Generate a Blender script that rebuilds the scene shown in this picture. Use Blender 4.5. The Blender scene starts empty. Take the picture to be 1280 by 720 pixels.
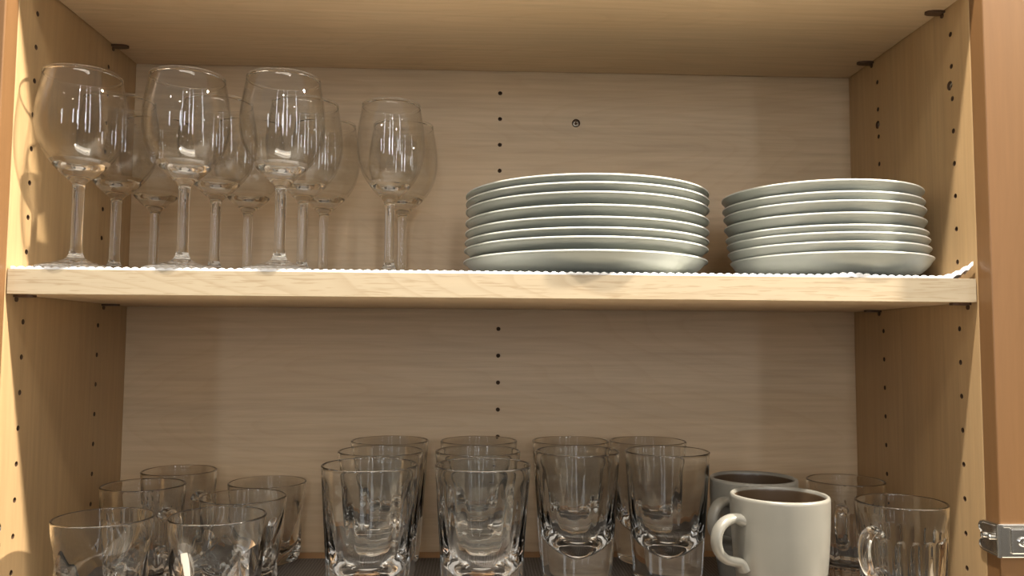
import bpy, math, random
from mathutils import Vector, Matrix
random.seed(7)
PI = math.pi
SC = bpy.context.scene
COL = SC.collection

# ------------------------------------------------------------------ camera
F_PX = 1011.52
CAM = (0.41507, -0.72564, -0.06225)
YAW, PITCH, ROLL = 0.04065, 0.068275, 0.006525
def cam_axes():
    cy, sy, cp, sp = math.cos(YAW), math.sin(YAW), math.cos(PITCH), math.sin(PITCH)
    f = Vector((sy*cp, cy*cp, sp)); r = Vector((cy, -sy, 0)); u = r.cross(f)
    cr, sr = math.cos(ROLL), math.sin(ROLL)
    return cr*r + sr*u, -sr*r + cr*u, f
cd = bpy.data.cameras.new('camera'); co = bpy.data.objects.new('camera', cd); COL.objects.link(co)
_r, _u, _f = cam_axes()
mw = Matrix((_r, _u, -_f)).transposed().to_4x4(); mw.translation = Vector(CAM)
co.matrix_world = mw
cd.sensor_width = 36; cd.lens = 36*F_PX/1280; cd.clip_start = 0.01
SC.camera = co

# ------------------------------------------------------------------ light
SC.view_settings.view_transform = 'Standard'; SC.view_settings.look = 'None'
SC.view_settings.gamma = 1; SC.view_settings.use_curve_mapping = False
SC.view_settings.exposure = 0.0
w = bpy.data.worlds.new('world'); SC.world = w; w.use_nodes = True
_n, _l = w.node_tree.nodes, w.node_tree.links        # a kitchen: bright ceiling above, dimmer towards the floor
_tc = _n.new('ShaderNodeTexCoord'); _sx = _n.new('ShaderNodeSeparateXYZ'); _mr = _n.new('ShaderNodeMapRange')
_l.new(_tc.outputs['Generated'], _sx.inputs[0]); _l.new(_sx.outputs['Z'], _mr.inputs['Value'])
_mr.inputs['From Min'].default_value = -1; _cr = _n.new('ShaderNodeValToRGB'); _l.new(_mr.outputs[0], _cr.inputs[0])
_e = _cr.color_ramp.elements; _e[0].position = .35; _e[0].color = (.17, .14, .105, 1); _e[1].position = .95; _e[1].color = (1, .90, .76, 1)
_q = _e.new(.55); _q.color = (.37, .33, .28, 1); _q = _e.new(.70); _q.color = (.60, .53, .45, 1)
_l.new(_cr.outputs[0], _n['Background'].inputs[0])
_n['Background'].inputs[1].default_value = 0.70
def lamp(name, kind, loc, power, color, target=None, **kw):
    l = bpy.data.lights.new(name, kind); l.energy = power; l.color = color
    for k, v in kw.items(): setattr(l, k, v)
    o = bpy.data.objects.new(name, l); COL.objects.link(o); o.location = loc
    if target: o.rotation_euler = (Vector(target)-Vector(loc)).to_track_quat('-Z', 'Y').to_euler()
    return o
# recessed kitchen ceiling lamps in front of and above the cupboard
lamp('ceiling_lamp', 'POINT', (0.45, -0.32, 1.45), 225, (1, .92, .80), shadow_soft_size=.03)
lamp('ceiling_lamp.001', 'POINT', (1.85, -0.29, 1.20), 470, (1, .90, .76), shadow_soft_size=.03)
lamp('ceiling_lamp.002', 'POINT', (0.98, -1.00, 1.40), 14, (1, .92, .80), shadow_soft_size=.03)
# unseen small bulbs, added further back to put sparkles on the glasses
for k, (x, y, z) in enumerate(((-.9, -2.2, 1.35), (.15, -2.6, 1.30), (.72, -2.0, 1.38), (1.5, -2.5, 1.32), (2.3, -2.1, 1.35))):
    lamp('sparkle_bulb' + ('.%03d' % k if k else ''), 'POINT', (x, y, z), 7, (1, .93, .84), shadow_soft_size=.022)
lamp('soft_fill_panel', 'AREA', (0.45, -1.05, 1.50), 13, (1, .90, .76), (0.45, -.25, 0), shape='RECTANGLE', size=1.2, size_y=.3)  # unseen soft panel, added to soften plate shadows on the shelf edge
# added strips standing for a window, giving fill and streaks on the glass
for k, x in enumerate((-1.3, .35, .95, 2.3)):
    lamp('window_streak_fill' + ('.%03d' % k if k else ''), 'AREA', (x, -3.2, 0.35), 8, (.90, .95, 1.0), (0.45, 0, 0), shape='RECTANGLE', size=.16, size_y=1.3)
cy_ = SC.cycles
cy_.max_bounces = 20; cy_.transmission_bounces = 20; cy_.glossy_bounces = 8; cy_.diffuse_bounces = 5
cy_.transparent_max_bounces = 24
cy_.caustics_reflective = True; cy_.caustics_refractive = True
cy_.blur_glossy = 0.3; cy_.sample_clamp_indirect = 2.5; cy_.use_denoising = True

# ------------------------------------------------------------------ materials
def mat(name):
    m = bpy.data.materials.new(name); m.use_nodes = True
    return m, m.node_tree.nodes, m.node_tree.links, m.node_tree.nodes['Principled BSDF']
def ramp(n, stops):
    r = n.new('ShaderNodeValToRGB'); e = r.color_ramp.elements
    while len(e) < len(stops): e.new(0.5)
    for k, (p, c) in enumerate(stops): e[k].position = p; e[k].color = (*c, 1)
    return r
def wood(name, base, axis, dark=.80, rough=.42, fine=1.0, cath=.35, line=.14, streak=0):
    m, n, l, b = mat(name)
    tc = n.new('ShaderNodeTexCoord')
    def mp(s):
        q = n.new('ShaderNodeMapping'); l.new(tc.outputs['Object'], q.inputs['Vector'])
        q.inputs['Scale'].default_value = s; return q
    def st(a, c): return {'x': (a, c, c), 'y': (c, a, c), 'z': (c, c, a)}[axis]
    n1 = n.new('ShaderNodeTexNoise'); n1.inputs['Scale'].default_value = 1; n1.inputs['Detail'].default_value = 5
    n1.inputs['Roughness'].default_value = .6
    l.new(mp(st(7*fine, 170*fine)).outputs[0], n1.inputs['Vector'])
    n2 = n.new('ShaderNodeTexNoise'); n2.inputs['Scale'].default_value = 1; n2.inputs['Detail'].default_value = 2
    n2.inputs['Distortion'].default_value = .6
    l.new(mp(st(2.2, 15)).outputs[0], n2.inputs['Vector'])
    # cathedral growth lines: contour lines of a stretched noise
    n3 = n.new('ShaderNodeTexNoise'); n3.inputs['Scale'].default_value = 1; n3.inputs['Detail'].default_value = 1.2
    l.new(mp(st(1.6, 9)).outputs[0], n3.inputs['Vector'])
    mu = n.new('ShaderNodeMath'); mu.operation = 'MULTIPLY'; mu.inputs[1].default_value = 26
    l.new(n3.outputs['Fac'], mu.inputs[0])
    fr = n.new('ShaderNodeMath'); fr.operation = 'FRACT'; l.new(mu.outputs[0], fr.inputs[0])
    lr = ramp(n, [(0, (1, 1, 1)), (.06, (0, 0, 0)), (.75, (0, 0, 0)), (1, (.9, .9, .9))]); l.new(fr.outputs[0], lr.inputs[0])
    r1 = ramp(n, [(.3, tuple(c*dark for c in base)), (.7, base)]); l.new(n1.outputs['Fac'], r1.inputs[0])
    warm = (base[0]*.93, base[1]*.86, base[2]*.76)
    mx = n.new('ShaderNodeMix'); mx.data_type = 'RGBA'
    r2 = ramp(n, [(.4, (0, 0, 0)), (.68, (cath, cath, cath))]); l.new(n2.outputs['Fac'], r2.inputs[0])
    l.new(r2.outputs[0], mx.inputs[0]); l.new(r1.outputs[0], mx.inputs[6]); mx.inputs[7].default_value = (*warm, 1)
    mx2 = n.new('ShaderNodeMix'); mx2.data_type = 'RGBA'
    ml = n.new('ShaderNodeMath'); ml.operation = 'MULTIPLY'; ml.inputs[1].default_value = line
    l.new(lr.outputs[0], ml.inputs[0]); l.new(ml.outputs[0], mx2.inputs[0])
    l.new(mx.outputs[2], mx2.inputs[6]); mx2.inputs[7].default_value = (base[0]*.55, base[1]*.42, base[2]*.28, 1)
    res = mx2.outputs[2]
    if streak:                                        # short dark pore lines along the grain
        n4 = n.new('ShaderNodeTexNoise'); n4.inputs['Scale'].default_value = 1; n4.inputs['Detail'].default_value = 2
        n4.inputs['Distortion'].default_value = .4
        l.new(mp(st(34, 620)).outputs[0], n4.inputs['Vector'])
        r4 = ramp(n, [(.56, (0, 0, 0)), (.66, (streak,)*3)]); l.new(n4.outputs['Fac'], r4.inputs[0])
        m4 = n.new('ShaderNodeMix'); m4.data_type = 'RGBA'; l.new(r4.outputs[0], m4.inputs[0]); l.new(res, m4.inputs[6])
        m4.inputs[7].default_value = (base[0]*.66, base[1]*.58, base[2]*.48, 1); res = m4.outputs[2]
    l.new(res, b.inputs['Base Color'])
    b.inputs['Roughness'].default_value = rough; b.inputs['Specular IOR Level'].default_value = .35
    return m
MAPLE = (.62, .46, .28)
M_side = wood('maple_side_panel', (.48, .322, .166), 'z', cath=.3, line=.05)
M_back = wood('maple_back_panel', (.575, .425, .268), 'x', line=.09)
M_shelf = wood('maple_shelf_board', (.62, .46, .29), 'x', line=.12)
M_band = wood('pale_maple_edge', (.47, .385, .265), 'x', dark=.93, cath=.15, line=.22, streak=.55)
M_floor = wood('maple_floor_panel', (.55, .33, .16), 'x')
M_frame = wood('brown_stained_frame', (.19, .100, .042), 'z', dark=.85, rough=.35, line=.06)

def plain(name, col, rough, metal=0, coat=0, noise=0, nscale=60):
    m, n, l, b = mat(name)
    b.inputs['Base Color'].default_value = (*col, 1); b.inputs['Roughness'].default_value = rough
    b.inputs['Metallic'].default_value = metal; b.inputs['Coat Weight'].default_value = coat
    b.inputs['Coat Roughness'].default_value = .15
    if noise:
        tc = n.new('ShaderNodeTexCoord'); t = n.new('ShaderNodeTexNoise'); t.inputs['Scale'].default_value = nscale
        t.inputs['Detail'].default_value = 4
        l.new(tc.outputs['Object'], t.inputs['Vector'])
        r = ramp(n, [(.3, tuple(c*(1-noise) for c in col)), (.7, col)]); l.new(t.outputs['Fac'], r.inputs[0])
        l.new(r.outputs[0], b.inputs['Base Color'])
    return m
def glass(name, col=(1, 1, 1), ior=1.48):
    m, n, l, b = mat(name)
    b.inputs['Base Color'].default_value = (*col, 1); b.inputs['Roughness'].default_value = 0
    b.inputs['Transmission Weight'].default_value = 1; b.inputs['IOR'].default_value = ior
    return m
M_glass = glass('clear_glass', (.985, .99, .985))
def thin_glass():
    # a wall about a millimetre thick: mirrors by Fresnel, otherwise lets light straight through
    m, n, l, b = mat('thin_clear_glass'); n.remove(b)
    g = n.new('ShaderNodeNewGeometry'); io = n.new('ShaderNodeMapRange'); fr = n.new('ShaderNodeFresnel')
    l.new(g.outputs['Backfacing'], io.inputs['Value']); io.inputs['To Min'].default_value = 1.5; io.inputs['To Max'].default_value = 1/1.5
    l.new(io.outputs[0], fr.inputs['IOR'])
    tr = n.new('ShaderNodeBsdfTransparent'); tr.inputs[0].default_value = (.985, .985, .98, 1)
    gl = n.new('ShaderNodeBsdfGlossy'); gl.inputs['Roughness'].default_value = 0
    mx = n.new('ShaderNodeMixShader'); l.new(fr.outputs[0], mx.inputs[0]); l.new(tr.outputs[0], mx.inputs[1]); l.new(gl.outputs[0], mx.inputs[2])
    l.new(mx.outputs[0], n['Material Output'].inputs['Surface'])
    return m
M_thin = thin_glass()
M_plate = plain('sage_grey_glaze', (.325, .342, .298), .36, coat=.15, noise=.14, nscale=18)
M_rim = plain('rim_highlight', (.58, .585, .54), .35, coat=.15)  # paler rim colour paints in the edge catching light from above
M_mug = plain('taupe_grey_glaze', (.225, .215, .185), .3, coat=.25, noise=.1, nscale=25)
M_mugin = plain('mug_inside_shade', (.085, .055, .032), .35, coat=.2)  # shade inside the mug, put into a darker colour
M_stone = plain('beige_stone', (.74, .68, .58), .4, noise=.25, nscale=30)
M_hole = plain('hole_shade', (.10, .055, .028), .9)  # dark colour paints shade into the drilled holes
M_white = plain('white_grip_foam', (.86, .85, .84), .7)
M_bronze = plain('dark_bronze_metal', (.10, .055, .03), .45, metal=.4)
M_steel = plain('bright_nickel_steel', (.72, .71, .68), .2, metal=1)
M_screw = plain('dull_steel', (.38, .33, .27), .35, metal=1)
def woven():
    m, n, l, b = mat('dark_woven_vinyl')
    tc = n.new('ShaderNodeTexCoord'); ws = []
    for dr, sc_ in (('X', 95), ('Y', 120)):
        q = n.new('ShaderNodeTexWave'); q.wave_type = 'BANDS'; q.bands_direction = dr; q.inputs['Scale'].default_value = sc_
        q.inputs['Distortion'].default_value = 1.2; q.inputs['Detail'].default_value = 0
        l.new(tc.outputs['Object'], q.inputs['Vector']); ws.append(q)
    w1 = n.new('ShaderNodeMix'); w1.inputs[0].default_value = .6
    l.new(ws[0].outputs['Fac'], w1.inputs[2]); l.new(ws[1].outputs['Fac'], w1.inputs[3])
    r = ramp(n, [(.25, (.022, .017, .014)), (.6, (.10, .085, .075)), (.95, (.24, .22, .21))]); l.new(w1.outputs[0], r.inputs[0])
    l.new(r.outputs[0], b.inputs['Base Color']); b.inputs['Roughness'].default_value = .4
    bp = n.new('ShaderNodeBump'); bp.inputs['Strength'].default_value = .6; bp.inputs['Distance'].default_value = .001
    l.new(w1.outputs[0], bp.inputs['Height']); l.new(bp.outputs[0], b.inputs['Normal'])
    return m
M_woven = woven()

# ------------------------------------------------------------------ helpers
def link(name, verts, faces, material, parent=None, smooth=True, mats=None, fmat=None, angle=None):
    me = bpy.data.meshes.new(name); me.from_pydata([tuple(v) for v in verts], [], faces); me.update()
    for mm in (mats or [material]): me.materials.append(mm)
    if fmat: me.polygons.foreach_set('material_index', fmat)
    if smooth: me.polygons.foreach_set('use_smooth', [True]*len(me.polygons))
    if smooth and angle:
        try: me.set_sharp_from_angle(angle=math.radians(angle))
        except Exception: pass
    o = bpy.data.objects.new(name, me); COL.objects.link(o)
    if parent: o.parent = parent
    return o
def tag(o, label=None, cat=None, group=None, kind=None):
    if label: o['label'] = label
    if cat: o['category'] = cat
    if group: o['group'] = group
    if kind: o['kind'] = kind
    return o
def empty(name, loc, rz=0):
    o = bpy.data.objects.new(name, None); COL.objects.link(o); o.location = loc; o.rotation_euler = (0, 0, rz)
    o.empty_display_size = .01
    return o
def copy_tree(o, parent=None):
    c = o.copy(); COL.objects.link(c)
    if parent: c.parent = parent
    for ch in list(o.children): copy_tree(ch, c)
    return c
def spline(pts, n=6):
    out = []
    P = [pts[0]] + list(pts) + [pts[-1]]
    for i in range(1, len(P)-2):
        a, b, c, d = P[i-1], P[i], P[i+1], P[i+2]
        for k in range(n):
            t = k/n
            out.append(tuple(.5*((2*b[j]) + (-a[j]+c[j])*t + (2*a[j]-5*b[j]+4*c[j]-d[j])*t*t + (-a[j]+3*b[j]-3*c[j]+d[j])*t**3) for j in range(len(b))))
    out.append(tuple(pts[-1])); return out
def lathe(prof, seg=72, fn=None):
    """prof: list of (r, z); r == 0 makes a pole. fn(r, z, a, k) -> (r, a) shapes the outline."""
    v, f, rings = [], [], []
    for k, (r, z) in enumerate(prof):
        if r < 1e-6:
            rings.append([len(v)]); v.append((0, 0, z))
        else:
            ring = []
            for i in range(seg):
                a = 2*PI*i/seg; rr, aa = (r, a) if fn is None else fn(r, z, a, k)
                ring.append(len(v)); v.append((rr*math.cos(aa), rr*math.sin(aa), z))
            rings.append(ring)
    for A, B in zip(rings, rings[1:]):
        for i in range(seg):
            j = (i+1) % seg
            if len(A) == 1 and len(B) == 1: break
            if len(A) == 1: f.append((A[0], B[j], B[i]))
            elif len(B) == 1: f.append((A[i], A[j], B[0]))
            else: f.append((A[i], A[j], B[j], B[i]))
    return v, f
def lip(ro, ri, z, n=7):
    """rounded lip from the outer radius to the inner radius, its top at z"""
    c, h = (ro+ri)/2, (ro-ri)/2
    return [(c+h*math.cos(PI*k/n), z-h+h*math.sin(PI*k/n)) for k in range(n+1)]
def boxv(x0, x1, y0, y1, z0, z1, ch=0.0):
    """box with chamfered edges"""
    import bmesh
    bm = bmesh.new(); bmesh.ops.create_cube(bm, size=1)
    for q in bm.verts:
        q.co = Vector((x0+(q.co.x+.5)*(x1-x0), y0+(q.co.y+.5)*(y1-y0), z0+(q.co.z+.5)*(z1-z0)))
    if ch: bmesh.ops.bevel(bm, geom=bm.edges[:], offset=ch, segments=2, profile=.5, affect='EDGES')
    bm.verts.index_update()
    v = [tuple(q.co) for q in bm.verts]; f = [tuple(q.index for q in p.verts) for p in bm.faces]; bm.free()
    return v, f
def join(*parts):
    V, Fc = [], []
    for v, f in parts:
        o = len(V); V += list(v); Fc += [tuple(i+o for i in p) for p in f]
    return V, Fc
def tubev(path, radii, seg=16, cap=True, flat=None):
    """swept tube; flat = (wide, thick) multipliers along side/normal"""
    V, Fc = [], []; n = len(path); P = [Vector(p) for p in path]
    side0 = None
    for i in range(n):
        t = (P[min(i+1, n-1)]-P[max(i-1, 0)]).normalized()
        if side0 is None:
            side0 = t.cross(Vector((0, 0, 1)));
            if side0.length < .2: side0 = t.cross(Vector((0, 1, 0)))
        s = (side0 - t*side0.dot(t)).normalized(); side0 = s; nn = t.cross(s)
        wd, th = flat if flat else (1, 1)
        for k in range(seg):
            a = 2*PI*k/seg
            V.append(tuple(P[i] + s*math.cos(a)*radii[i]*wd + nn*math.sin(a)*radii[i]*th))
    for i in range(n-1):
        for k in range(seg):
            j = (k+1) % seg
            Fc.append((i*seg+k, i*seg+j, (i+1)*seg+j, (i+1)*seg+k))
    if cap:
        Fc.append(tuple(range(seg))[::-1]); Fc.append(tuple((n-1)*seg+k for k in range(seg)))
    return V, Fc
def drill(o, holes):
    """holes: (centre, axis vector, radius, depth) cut out of the panel"""
    parts = []
    for c, ax, r, dp in holes:
        ax = Vector(ax).normalized(); q = ax.to_track_quat('Z', 'Y'); v, f = [], []
        for s in (-.004, dp):
            for k in range(16):
                a = 2*PI*k/16
                v.append(tuple(Vector(c) + q @ Vector((r*math.cos(a), r*math.sin(a), s))))
        for k in range(16):
            j = (k+1) % 16; f.append((k, j, 16+j, 16+k))
        f.append(tuple(range(16))[::-1]); f.append(tuple(range(16, 32))); parts.append((v, f))
    v, f = join(*parts)
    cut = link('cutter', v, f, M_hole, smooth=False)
    md = o.modifiers.new('holes', 'BOOLEAN'); md.operation = 'DIFFERENCE'; md.solver = 'EXACT'; md.material_mode = 'TRANSFER'; md.object = cut
    dg = bpy.context.evaluated_depsgraph_get(); dg.update()
    me = bpy.data.meshes.new_from_object(o.evaluated_get(dg))
    o.modifiers.clear(); o.data = me
    bpy.data.objects.remove(cut)
def panel(name, b, m, ch=0.0006, parent=None, kind='structure', **kw):
    v, f = boxv(*b, ch); o = link(name, v, f, m, parent, smooth=False)
    if kind: o['kind'] = kind
    return o

# ------------------------------------------------------------------ cupboard shell
W, D = 0.8739, 0.246
ZT, TB, ZF = 0.270, 0.0217, -0.3067       # underside of top shelf, shelf thickness, cupboard floor
ZTOP = 0.37
P32, YF, YR, ZS, XB, ZBK = .032, .0300, .1757, -.0456, .4386, -.0451
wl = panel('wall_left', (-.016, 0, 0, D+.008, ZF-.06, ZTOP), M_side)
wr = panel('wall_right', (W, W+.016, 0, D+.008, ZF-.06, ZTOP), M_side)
wb = panel('wall_back', (0, W, D, D+.008, ZF-.06, ZTOP), M_back)
zs = [ZS+P32*k for k in range(-8, 11) if ZF+.01 < ZS+P32*k < ZTOP-.02]
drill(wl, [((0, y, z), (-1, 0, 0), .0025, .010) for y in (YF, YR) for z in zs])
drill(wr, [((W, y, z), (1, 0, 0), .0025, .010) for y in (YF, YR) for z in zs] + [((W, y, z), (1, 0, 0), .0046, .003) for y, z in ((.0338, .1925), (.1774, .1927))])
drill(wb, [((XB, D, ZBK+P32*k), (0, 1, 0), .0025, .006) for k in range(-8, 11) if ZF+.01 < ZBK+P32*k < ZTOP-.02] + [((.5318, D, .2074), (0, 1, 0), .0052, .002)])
panel('floor', (.0005, W-.0005, -.001, D-.0015, ZF-.018, ZF), M_floor)
panel('ceiling', (0, W, 0, D, ZTOP, ZTOP+.016), M_back)
panel('trim_1', (-.075, 0, -.0205, -.0005, ZF-.09, ZTOP+.05), M_frame, .001)
panel('trim_2', (W, W+.075, -.0205, -.0005, ZF-.09, ZTOP+.05), M_frame, .001)
panel('trim_3', (0, W, -.0205, -.0005, .302, ZTOP+.05), M_frame, .001)
panel('trim_4', (0, W, -.0205, -.0015, ZF-.09, ZF-.002), M_frame, .001)

panel('countertop', (-1.2, 2.1, -.62, D+.02, -.84, -.80), M_stone, .003)

def screw(name, loc, axis, parent, r=.0040):
    prof = [(0, -.0026), (.0012, -.0024), (.0016, -.0006), (.0022, 0), (.0034, -.0002), (r, -.001), (r, -.0026)]
    v, f = lathe(prof, 20, lambda rr, z, a, k: ((rr*(1+.35*math.cos(4*a)) if k in (1, 2) else rr), a))
    q = Vector(axis).to_track_quat('Z', 'Y')
    v = [tuple(Vector(loc)+q @ Vector(p)) for p in v]
    return link(name, v, f, M_screw, parent, angle=40)
screw('screw', (W+.0016, .0338, .1925), (-1, 0, 0), wr, .0042)
screw('screw', (W+.0016, .1774, .1927), (-1, 0, 0), wr, .0042)
screw('screw', (.5318, D+.0012, .2074), (0, -1, 0), wb, .0044)

# ------------------------------------------------------------------ shelves
def shelf(z, label):
    t = empty('shelf', (W/2, D/2, z-TB))
    v, f = boxv(-W/2+.0012, W/2-.0012, -D/2+.0006, D/2-.002, 0, TB, .0004)
    link('board', v, f, M_shelf, t, smooth=False)
    v, f = boxv(-W/2+.0012, W/2-.0012, -D/2, -D/2+.0007, 0, TB, .0002)
    b = link('edge_band', v, f, M_band, t, smooth=False); b['label'] = 'pale maple front edge strip'
    return tag(t, label, 'shelf')
shelf(0, 'maple shelf board crossing the middle, carrying the wine glasses and the plates')
shelf(ZT+TB, 'maple shelf board at the top, seen only from underneath, nothing on it')

# little spade-shaped pins that carry the shelves
def pin_mesh():
    # pin along -x into the wall, tongue towards +x under the board (top at z = 0)
    v1, f1 = tubev([(-.006, 0, -.004), (0, 0, -.004), (.001, 0, -.004)], [.0024]*3, 12)
    out = [(0, -.005), (.0045, -.0056), (.0125, -.0050), (.0165, -.0033), (.0178, 0), (.0165, .0033), (.0125, .0050), (.0045, .0056), (0, .005)]
    v2 = [(x, y, -.0022) for x, y in out] + [(x, y, -.0001) for x, y in out]; n = len(out)
    f2 = [tuple(range(n))[::-1], tuple(range(n, 2*n))] + [(i, (i+1) % n, n+(i+1) % n, n+i) for i in range(n)]
    return join((v1, f1), (v2, f2))
pv, pf = pin_mesh()
PIN = None
def pin(x, y, z, label):
    global PIN
    if PIN is None: o = PIN = link('shelf_pin', pv, pf, M_bronze, smooth=False)
    else: o = PIN.copy(); COL.objects.link(o)
    o.location = (x, y, z); o.rotation_euler = (0, 0, 0 if x < W/2 else PI)
    tag(o, label, 'shelf pin', 'pins holding up the shelf boards')
pin(0, .1841, ZT, 'dark brown shelf pin under the top shelf, at the rear of the left wall')
pin(W, .1877, ZT, 'dark brown shelf pin under the top shelf, at the rear of the right wall')
pin(W, .0424, ZT, 'dark brown shelf pin under the top shelf, near the front of the right wall')
pin(0, .0170, -TB, 'dark brown shelf pin under the middle shelf, near the front of the left wall')
pin(0, .1866, -TB, 'dark brown shelf pin under the middle shelf, at the rear of the left wall')
pin(W, .0150, -TB, 'dark brown shelf pin under the middle shelf, near the front of the right wall')
pin(W, .1840, -TB, 'dark brown shelf pin under the middle shelf, at the rear of the right wall')

# ------------------------------------------------------------------ liners
LZ = .0030
def white_liner():
    px = .0076; nx, ny = int((W-.006)/px*7), int(.236/px*6)
    v, f = [], []
    x0, x1, y0, y1 = .003, W-.003, .0006, .237
    for j in range(ny+1):
        for i in range(nx+1):
            x = x0+(x1-x0)*i/nx; y = y0+(y1-y0)*j/ny
            row = math.floor(y/px); ph = .5*px*(row % 2)
            sx = abs(math.sin(PI*(x+ph)/px)); sy = abs(math.sin(PI*(y-y0)/px+PI*.30))
            h = .0006 + .0024*(sx*sy)**.6
            e = max(0, (x-(x1-.030))/.030)*max(0, 1-(y-y0)/.045)
            h += .0135*e**1.5
            q = math.exp(-((x-.757)/.018)**2)*max(0, 1-(y-y0)/.02); h += .0022*q
            v.append((x, y, h))
    s = nx+1
    for j in range(ny):
        for i in range(nx):
            a = j*s+i; f.append((a, a+1, a+s+1, a+s))
    nb = len(v)                     # underside closes the mat
    edge = [i for i in range(s)] + [j*s+nx for j in range(1, ny+1)] + [ny*s+i for i in range(nx-1, -1, -1)] + [j*s for j in range(ny-1, 0, -1)]
    for e in edge: v.append((v[e][0], v[e][1], max(.0002, v[e][2]-.0040) if v[e][2] > .0045 else .0002))
    m = len(edge)
    for k in range(m):
        f.append((edge[k], nb+k, nb+(k+1) % m, edge[(k+1) % m]))
    o = link('shelf_liner', v, f, M_white)
    tag(o, 'white beaded non-slip liner on the middle shelf, corner curled up by the right wall', 'shelf liner')
white_liner()
FZ = ZF+.0022
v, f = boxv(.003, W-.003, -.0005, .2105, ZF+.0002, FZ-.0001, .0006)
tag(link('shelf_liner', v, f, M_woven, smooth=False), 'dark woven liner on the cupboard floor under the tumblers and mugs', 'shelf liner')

# ------------------------------------------------------------------ plates
def plate_mesh(R, h, rise):
    """coupe plate: R rim radius, h inside floor height, rise rim height"""
    out = [(0, .0030), (R*.60, .0030), (R*.645, .0010), (R*.66, 0), (R*.70, 0), (R*.715, .0012), (R*.80, .0030), (R*.88, .0066),
           (R*.945, .0120), (R*.982, .0172), (R, rise-.0022)]
    rim = [(R+.0001, rise-.0010), (R-.0008, rise-.0002), (R-.0020, rise), (R-.0034, rise-.0008)]
    inn = [(R*.955, rise-.0040), (R*.90, max(h+.0026, .0105)), (R*.83, h+.0006), (R*.70, h), (0, h)]
    A = spline(out[1:], 4); B = spline([A[-1]]+rim, 3)[1:]; Cc = spline([B[-1]]+inn[:-1], 4)[1:]
    prof = [(0, .0030)]+A+B+Cc+[(0, h)]
    v, f = lathe(prof, 112)
    nA, nB = len(A)+1, len(B)
    fm = []
    # faces follow the rings in order: count them again
    cnt = 0
    for k in range(len(prof)-1):
        fm += [1 if nA+1 <= k+1 < nA+nB-1 else 0]*112
    return v, f, fm[:len(f)]
ORD8 = ['bottom plate', 'second plate from the bottom', 'third plate from the bottom', 'fourth plate from the bottom', 'fifth plate from the bottom', 'sixth plate from the bottom', 'second plate from the top', 'top plate']
def stack(R, rims, xs, yfront, what, group):
    rise = rims[0]-LZ
    for i, zr in enumerate(rims):
        gap = (rims[i+1]-zr) if i < 7 else .0095
        h = min(gap-.0001, .0132)
        v, f, fm = plate_mesh(R, h, rise)
        o = link('plate', v, f, None, mats=[M_plate, M_rim], fmat=fm)
        o.location = (xs[i], yfront+R+(0 if i == 0 else random.uniform(-.0008, .0008)), zr-rise); o.rotation_euler = (0, 0, random.uniform(0, 6))
        tag(o, f'sage grey {ORD8[i]} in the {what}', 'plate', group)
def rimz(ys, yf):
    # height of a rim front edge seen at image row y, at depth yf
    out = []
    for x, y in ys:
        d = _r*((x-640)/F_PX) + _u*((360-y)/F_PX) + _f
        t = (yf-CAM[1])/d.y; out.append(CAM[2]+t*d.z)
    return out
dz = rimz([(732, y) for y in (310.9, 294.05, 282.8, 269.3, 254.1, 237.8, 226, 215.3)], -.0080)
stack(.1268, dz, [.5252, .5258, .5264, .5268, .5270, .5272, .5272, .5272], -.0080, 'big plate stack beside the wine glasses', 'dinner plates in the left stack')
sz = rimz([(1060, y) for y in (312.8, 300, 288.4, 279, 263.75, 248.75, 237.5, 222.8)], -.006)
stack(.0978, sz, [.7750, .7725, .7715, .7705, .7690, .7680, .7670, .7662], -.006, 'smaller plate stack by the right wall', 'salad plates in the right stack')

# ------------------------------------------------------------------ wine glasses
def wine(scale=1.0, slim=1.0):
    t = empty('wine_glass', (0, 0, 0))
    o = [(.0054, .0790), (.0066, .0822), (.0112, .0868), (.0178, .0926), (.0252, .1006), (.0322, .1110), (.0372, .1230), (.0398, .1360), (.0399, .1490), (.0384, .1640), (.0359, .1780), (.0348, .1845)]
    i_ = [(.0333, .1845), (.0348, .1790), (.0374, .1640), (.0389, .1490), (.0387, .1362), (.0360, .1236), (.0308, .1124), (.0238, .1040), (.0160, .0985), (.0085, .0958), (.0030, .0951)]
    o = [(r*slim if z > .083 else r, z) for r, z in o]; i_ = [(r*slim, z) for r, z in i_]
    prof = spline(o, 5) + lip(.0349*slim, .0331*slim, .1870) + spline(i_, 5) + [(0, .0950)]
    v, f = lathe(prof, 80)
    fm = [1 if .1010 < min(v[i][2] for i in q) < .1838 else 0 for q in f]
    link('bowl', v, f, None, t, mats=[M_glass, M_thin], fmat=fm)
    v, f = lathe(spline([(.0054, .0790), (.0051, .0740), (.0050, .0500), (.0050, .0300), (.0051, .0220), (.0056, .0170)], 4), 32); f = [q[::-1] for q in f]
    link('stem', v, f, M_glass, t)
    ft = [(.0056, .0170), (.0070, .0128), (.0105, .0092), (.0200, .0062), (.0300, .0036), (.0352, .0019)]
    v, f = lathe(spline(ft, 4)+[(.0356, .0010), (.0352, .0003), (.0335, .0000), (.028, .0006), (.012, .0016), (0, .0018)], 72); f = [q[::-1] for q in f]
    link('foot', v, f, M_glass, t)
    return t
red = wine(); slim = wine(slim=.90)
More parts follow.
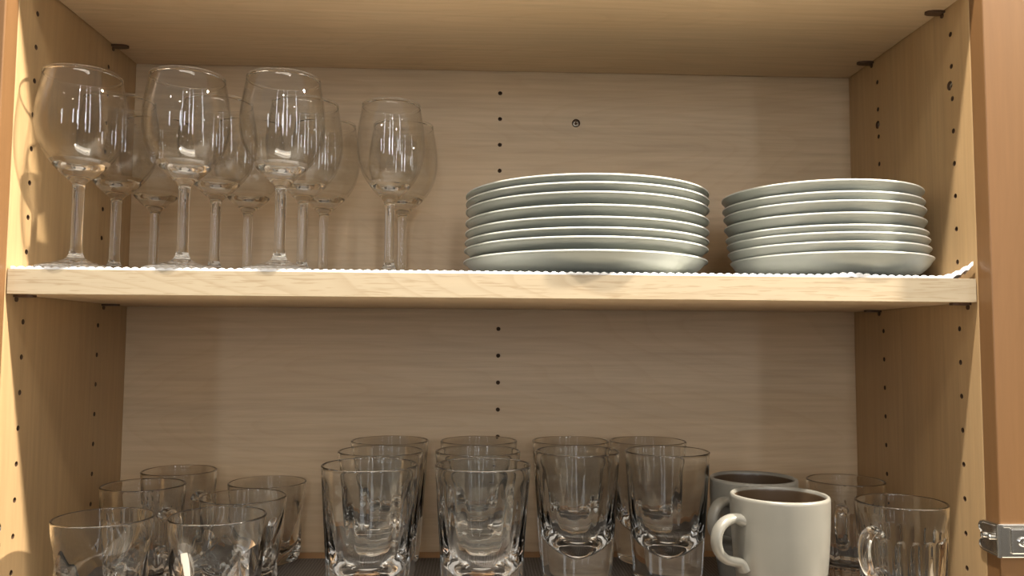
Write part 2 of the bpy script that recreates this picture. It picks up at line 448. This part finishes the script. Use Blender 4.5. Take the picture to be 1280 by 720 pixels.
WG = [
 (0.0430, 0.0330, 0, 'big clear wine glass at the front beside the left cupboard wall'),
 (0.1396, 0.0330, 0, 'big clear wine glass in the middle of the front row of three'),
 (0.2287, 0.0330, 0, 'big clear wine glass at the end of the front row nearest the plates'),
 (0.0425, 0.1125, 0, 'clear wine glass in the second row just behind the one by the left wall'),
 (0.1432, 0.1125, 0, 'clear wine glass in the second row, behind the gap after the middle front glass'),
 (0.2322, 0.1125, 0, 'clear wine glass in the second row, partly hidden by the front glass nearest the plates'),
 (0.0503, 0.1920, 0, 'clear wine glass in the back row, leftmost by the rear corner of the cupboard'),
 (0.1536, 0.1920, 0, 'clear wine glass in the back row, stem showing between the second and third front glasses'),
 (0.2384, 0.1920, 0, 'clear wine glass in the back row, behind the front glass nearest the plates'),
 (0.3216, 0.1125, 1, 'slimmer clear wine glass standing apart, closest to the plate stack'),
 (0.3270, 0.1920, 0, 'clear wine glass against the back panel, behind the slimmer lone glass'),
]
used = [False, False]
for x, y, k, lab in WG:
    src = (red, slim)[k]
    o = copy_tree(src) if used[k] else src; used[k] = True
    o.location = (x, y, LZ); o.rotation_euler = (0, 0, random.uniform(0, 6)); o.scale = (.976,)*3
    tag(o, lab, 'wine glass', 'wine glasses on the middle shelf')

# ------------------------------------------------------------------ pint glasses
def pint_mesh():
    H = .1326; r0, r1 = .0345, .0435
    def ro(z): return r0+(r1-r0)*(z/H)
    out = [(r0-.004, 0), (r0-.0015, .0006), (r0-.0002, .003)] + [(ro(z), z) for z in (.010, .025, .045, .065, .085, .105, .12)] + [(r1, H-.0012)]
    q = [(.112, .95), (.098, .938), (.084, .912), (.070, .865), (.057, .785), (.046, .67), (.038, .52), (.0315, .32)]
    inn = [(r1-.0022, H-.0012), (r1-.0023, .122)] + [(ro(z)*t, z) for z, t in q]
    si = spline(inn, 4); so = spline(out, 3)
    prof = [(0, .0022), (r0-.012, .0020)] + so[:-1] + lip(r1, r1-.0022, H) + si[1:] + [(.0035, .0272), (0, .0265)]
    no = 2+len(so)-1+8
    def fn(r, z, a, k):
        if k >= no and r > .004:                      # drawn-glass ripple running down the inside
            e = min(1, max(0, (.122-z)/.03)); return r*(1-e*(.003*(.5-.5*math.cos(18*a))+.002*math.sin(5*a+1))), a
        if 2 <= k < no-8:                             # faint upright ribs on the outside, none near the lip
            e = min(1, max(0, (.118-z)/.04))*min(1, max(0, (z-.040)/.03)); return r-.00024*e*(.5-.5*math.cos(24*a)), a
        return r, a
    return lathe(prof, 192, fn)
pv_, pf_ = pint_mesh(); PINT = None
PG = [
 (.3179, .020, 'clear pint glass at the very front of the glasses, left of the other front one'),
 (.4200, .020, 'clear pint glass at the very front, right of the other front one'),
 (.3166, .114, 'clear pint glass second in the leftmost column of three'),
 (.4154, .114, 'clear pint glass second in the next column of three'),
 (.5177, .114, 'clear pint glass, front one of the left column of two'),
 (.6109, .114, 'clear pint glass, front one of the pair beside the taupe mugs'),
 (.3163, .2015, 'clear pint glass at the back of the leftmost column of three'),
 (.4163, .2015, 'clear pint glass at the back, its rim just under the lowest visible peg hole'),
 (.5205, .2015, 'clear pint glass at the back of the left column of two'),
 (.6090, .2015, 'clear pint glass at the back of the pair beside the taupe mugs'),
]
for x, y, lab in PG:
    if PINT is None: o = PINT = link('pint_glass', pv_, pf_, M_glass, angle=50)
    else: o = PINT.copy(); COL.objects.link(o)
    o.location = (x, y, FZ); o.rotation_euler = (0, 0, random.uniform(0, 6))
    tag(o, lab, 'drinking glass', 'tall pint glasses on the cupboard floor')

# ------------------------------------------------------------------ twisted tumblers
def tumbler_mesh():
    H = .0862; R = .0425
    zs_ = [0, .0008, .003, .008, .015, .023, .031, .039, .047, .055, .062, .069, .076, .082, H-.0010]
    out = [(R*.76 if z == 0 else R*.82 if z < .001 else R*.86 if z < .004 else R*(.87+.13*(z/H)**.8), z) for z in zs_]
    inn = [(R-.0021, H-.0010), (R-.0022, .078), (R-.0026, .068), (R-.0034, .056), (R-.0046, .043), (R-.0062, .030), (R-.0085, .019), (R*.58, .0125), (R*.3, .0105)]
    so, si = spline(out, 3), spline(inn, 3)
    prof = [(0, .0015), (R*.4, .0014)] + so[:-1] + lip(R, R-.0021, H) + si[1:] + [(0, .0100)]
    n0, n1 = 2, 2+len(so)-1
    def fn(r, z, a, k):
        s = min(1, max(0, (.081-z)/.048)); s = s*s*(3-2*s)          # round rim melts into four swirling facets
        lo = min(1, z/.010); s *= .45+.55*lo
        if n0 <= k < n1 or k == 1:
            tw = 1.35*(z/H)
            p = ((a-tw) % (PI/2))-PI/4
            q = 1.21*math.cos(PI/4)/max(math.cos(p), .1)
            q = min(q, 1.0); q = q*.75+.25*(q)
            return r*(1-s+s*(.985*q+.0)), a
        if k >= n1+8:
            tw = 1.35*(z/H); p = ((a-tw) % (PI/2))-PI/4
            q = 1.21*math.cos(PI/4)/math.cos(p); q = min(q, 1)
            return r*(1-.28*s+.28*s*q), a
        return r, a
    return lathe(prof, 128, fn)
tv, tf = tumbler_mesh(); TUM = None
for x, y, rz, lab in [
 (.0838, .020, .3, 'short clear tumbler with twisted sides at the front by the left wall'),
 (.1815, .027, 1.1, 'short clear tumbler with twisted sides at the front, second from the left wall'),
 (.1785, .1170, .7, 'short clear twisted tumbler, middle one of the column of three'),
 (.1805, .2030, .2, 'short clear twisted tumbler at the back of the column of three')]:
    if TUM is None: o = TUM = link('tumbler', tv, tf, M_glass, angle=35)
    else: o = TUM.copy(); COL.objects.link(o)
    o.location = (x, y, FZ); o.rotation_euler = (0, 0, rz)
    tag(o, lab, 'tumbler', 'short twisted tumblers')

# ------------------------------------------------------------------ stoneware mugs
def handle_path(pts): return spline(pts, 6)
def mug():
    t = empty('mug', (0, 0, 0)); H = .1065; R = .0440
    out = [(.030, .0), (.0325, .0006), (.0345, .004), (.0368, .014), (.0393, .030), (.0414, .048), (.0428, .066), (.0436, .084), (R, .098), (R, H-.0024)]
    inn = [(R-.0042, H-.0030), (R-.0044, .090), (R-.0055, .060), (R-.0085, .030), (R-.013, .012), (.020, .0075)]
    so, sr, si = spline(out, 4), [(R-.0006, H-.0008), (R-.0020, H), (R-.0034, H-.0010)], spline(inn, 4)
    prof = [(0, .002), (.026, .002)]+so+sr+si+[(0, .007)]
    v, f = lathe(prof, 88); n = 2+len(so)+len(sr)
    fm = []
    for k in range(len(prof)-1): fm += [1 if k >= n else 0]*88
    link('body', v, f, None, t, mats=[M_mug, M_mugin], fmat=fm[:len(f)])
    path = handle_path([(.0415, 0, .0855), (.0500, 0, .0880), (.0600, 0, .0860), (.0675, 0, .0795), (.0700, 0, .0700), (.0675, 0, .0605), (.0605, 0, .0535), (.0520, 0, .0505), (.0450, 0, .0485), (.0405, 0, .0430)])
    n = len(path)
    rad = [.0054+.0016*max(0, 1-i/5)+.0016*max(0, 1-(n-1-i)/6) for i in range(n)]
    v, f = tubev(path, rad, 20, True, (1.15, .80)); link('handle', v, f, M_mug, t)
    return t
mg = mug(); mg.location = (.6915, .016, FZ); mg.rotation_euler = (0, 0, -PI/2-math.radians(70))
tag(mg, 'taupe grey glazed mug at the front, dark inside, handle to the left', 'mug', 'stoneware mugs')
m2 = copy_tree(mg); m2.location = (.6990, .1085, FZ); m2.rotation_euler = (0, 0, -PI/2-math.radians(52))
tag(m2, 'taupe grey glazed mug half hidden behind the other taupe mug', 'mug', 'stoneware mugs')

# ------------------------------------------------------------------ fluted glass mugs
def glass_mug():
    t = empty('glass_mug', (0, 0, 0)); H = .0990; R = .0400
    def ro(z): return .0350+(R-.0350)*(z/H)
    out = [(.030, 0), (.0325, .0006), (.0342, .003)] + [(ro(z), z) for z in (.008, .02, .035, .05, .062, .068, .072, .076, .084, .092)] + [(R, H-.001)]
    inn = [(R-.0024, H-.001), (R-.0026, .088), (ro(.07)-.0030, .070), (ro(.05)-.0036, .050), (ro(.03)-.0045, .030), (ro(.018)-.0070, .017), (.020, .0115)]
    so, si = spline(out, 4), spline(inn, 4)
    prof = [(0, .0018), (.026, .0016)]+so[:-1]+lip(R, R-.0024, H)+si[1:]+[(0, .011)]
    n0, n1 = 2, 2+len(so)-1
    def fn(r, z, a, k):
        if n0 <= k < n1:                               # twenty arched flutes below the plain band
            c = abs(math.cos(10*a)); top = .0705-.005*c**3
            e = min(1, max(0, (top-z)/.0025))*min(1, z/.006)
            return r-.0019*e*(1-c**1.2), a
        return r, a
    v, f = lathe(prof, 180, fn); link('body', v, f, M_glass, t, angle=60)
    path = spline([(.0384, 0, .0730), (.0430, 0, .0770), (.0510, 0, .0785), (.0590, 0, .0745), (.0635, 0, .0660), (.0625, 0, .0550), (.0570, 0, .0450), (.0490, 0, .0390), (.0425, 0, .0385), (.0370, 0, .0420)], 6)
    v, f = tubev(path, [.0056]*len(path), 12, True, (1.05, .70)); link('handle', v, f, M_glass, t)
    return t
gm = glass_mug()
for i, (x, y, dg, lab) in enumerate([
 (.8070, .0195, 56, 'fluted clear glass mug at the front by the right wall, handle to the left'),
 (.8090, .1380, 29, 'fluted clear glass mug behind, partly hidden between the taupe mug and the front glass mug'),
 (.0810, .1110, -49, 'fluted clear glass mug behind the front left tumbler, near the left wall'),
 (.0830, .2030, -46, 'fluted clear glass mug against the back panel at the rear left corner')]):
    o = gm if i == 0 else copy_tree(gm)
    o.location = (x, y, FZ); o.rotation_euler = (0, 0, -PI/2-math.radians(dg))
    tag(o, lab, 'glass mug', 'fluted glass mugs')
# ------------------------------------------------------------------ hinges
def hinge(name, side, label):
    """wraparound cupboard hinge; built for the right stile, mirrored for the left"""
    t = empty(name, (W if side > 0 else 0, -.0205, -.2465))
    s = side
    def fix(v, f):
        v = [(p[0]*s, p[1], p[2]) for p in v]
        return v, (f if s > 0 else [q[::-1] for q in f])
    H = .0290
    # side leaf: outline in (y, z), lies on the inner edge of the stile
    ol = [(-.0020, .0), (.0200, .0008), (.0245, .0020), (.0265, .0050), (.0262, .0085), (.0235, .0110), (.0222, .0145), (.0235, .0180), (.0262, .0205), (.0265, .0240), (.0245, .0270), (.0200, .0282), (-.0020, H)]
    n = len(ol); c = (sum(p[0] for p in ol)/n, H/2)
    def ins(p, k): return (p[0]+(c[0]-p[0])*k, p[1]+(c[1]-p[1])*k)
    L = [(-.0002, 0), (-.0022, 0), (-.0031, .06), (-.0031, .12), (-.0024, .18)]
    v, f = [], []
    for x, k in L:
        for p in ol:
            q = ins(p, k); v.append((x, q[0], q[1]))
    for a in range(len(L)-1):
        for i in range(n):
            j = (i+1) % n; f.append((a*n+i, (a+1)*n+i, (a+1)*n+j, a*n+j))
    f.append(tuple(range(n))); f.append(tuple((len(L)-1)*n+i for i in range(n))[::-1])
    link('side_leaf', *fix(v, f), M_steel, t, angle=35)
    # front leaf, lies on the face of the stile
    v, f = join(boxv(-.0031, .0520, -.0026, -.0001, 0, H, .0009), boxv(.0075, .0500, -.0048, -.0024, .0035, H-.0035, .0012),
                boxv(.0010, .0500, -.0036, -.0022, H-.0030, H-.0010, .0005))
    link('front_leaf', *fix(v, f), M_steel, t, smooth=False)
    v, f = tubev([(-.0022, -.0016, .0004), (-.0022, -.0016, H/2), (-.0022, -.0016, H-.0004)], [.0022]*3, 14)
    link('knuckle', *fix(v, f), M_steel, t, angle=40)
    def sc(loc, axis, r):
        prof = [(0, .0004), (r*.3, .0005), (r*.42, .0016), (r*.75, .0017), (r, .0009), (r, -.0006)]
        v, f = lathe(prof, 20, lambda rr, z, a, k: ((rr*(1+.3*math.cos(4*a)) if k in (1, 2) else rr), a))
        q = Vector(axis).to_track_quat('Z', 'Y'); v = [tuple(Vector(loc)+q @ Vector(p)) for p in v]
        link('screw', *fix(v, f), M_steel, t, angle=40)
    sc((-.0026, .0195, .0150), (-1, 0, 0), .0032); sc((-.0026, .0105, .0150), (-1, 0, 0), .0026)
    sc((.0165, -.0048, H/2), (0, -1, 0), .0042); sc((.0400, -.0048, H/2), (0, -1, 0), .0042)
    return tag(t, label, 'hinge')
hinge('cabinet_hinge', 1, 'shiny steel wraparound hinge on the brown frame beside the right wall')
hinge('cabinet_hinge', -1, 'steel hinge whose notched tip peeks in by the left wall')
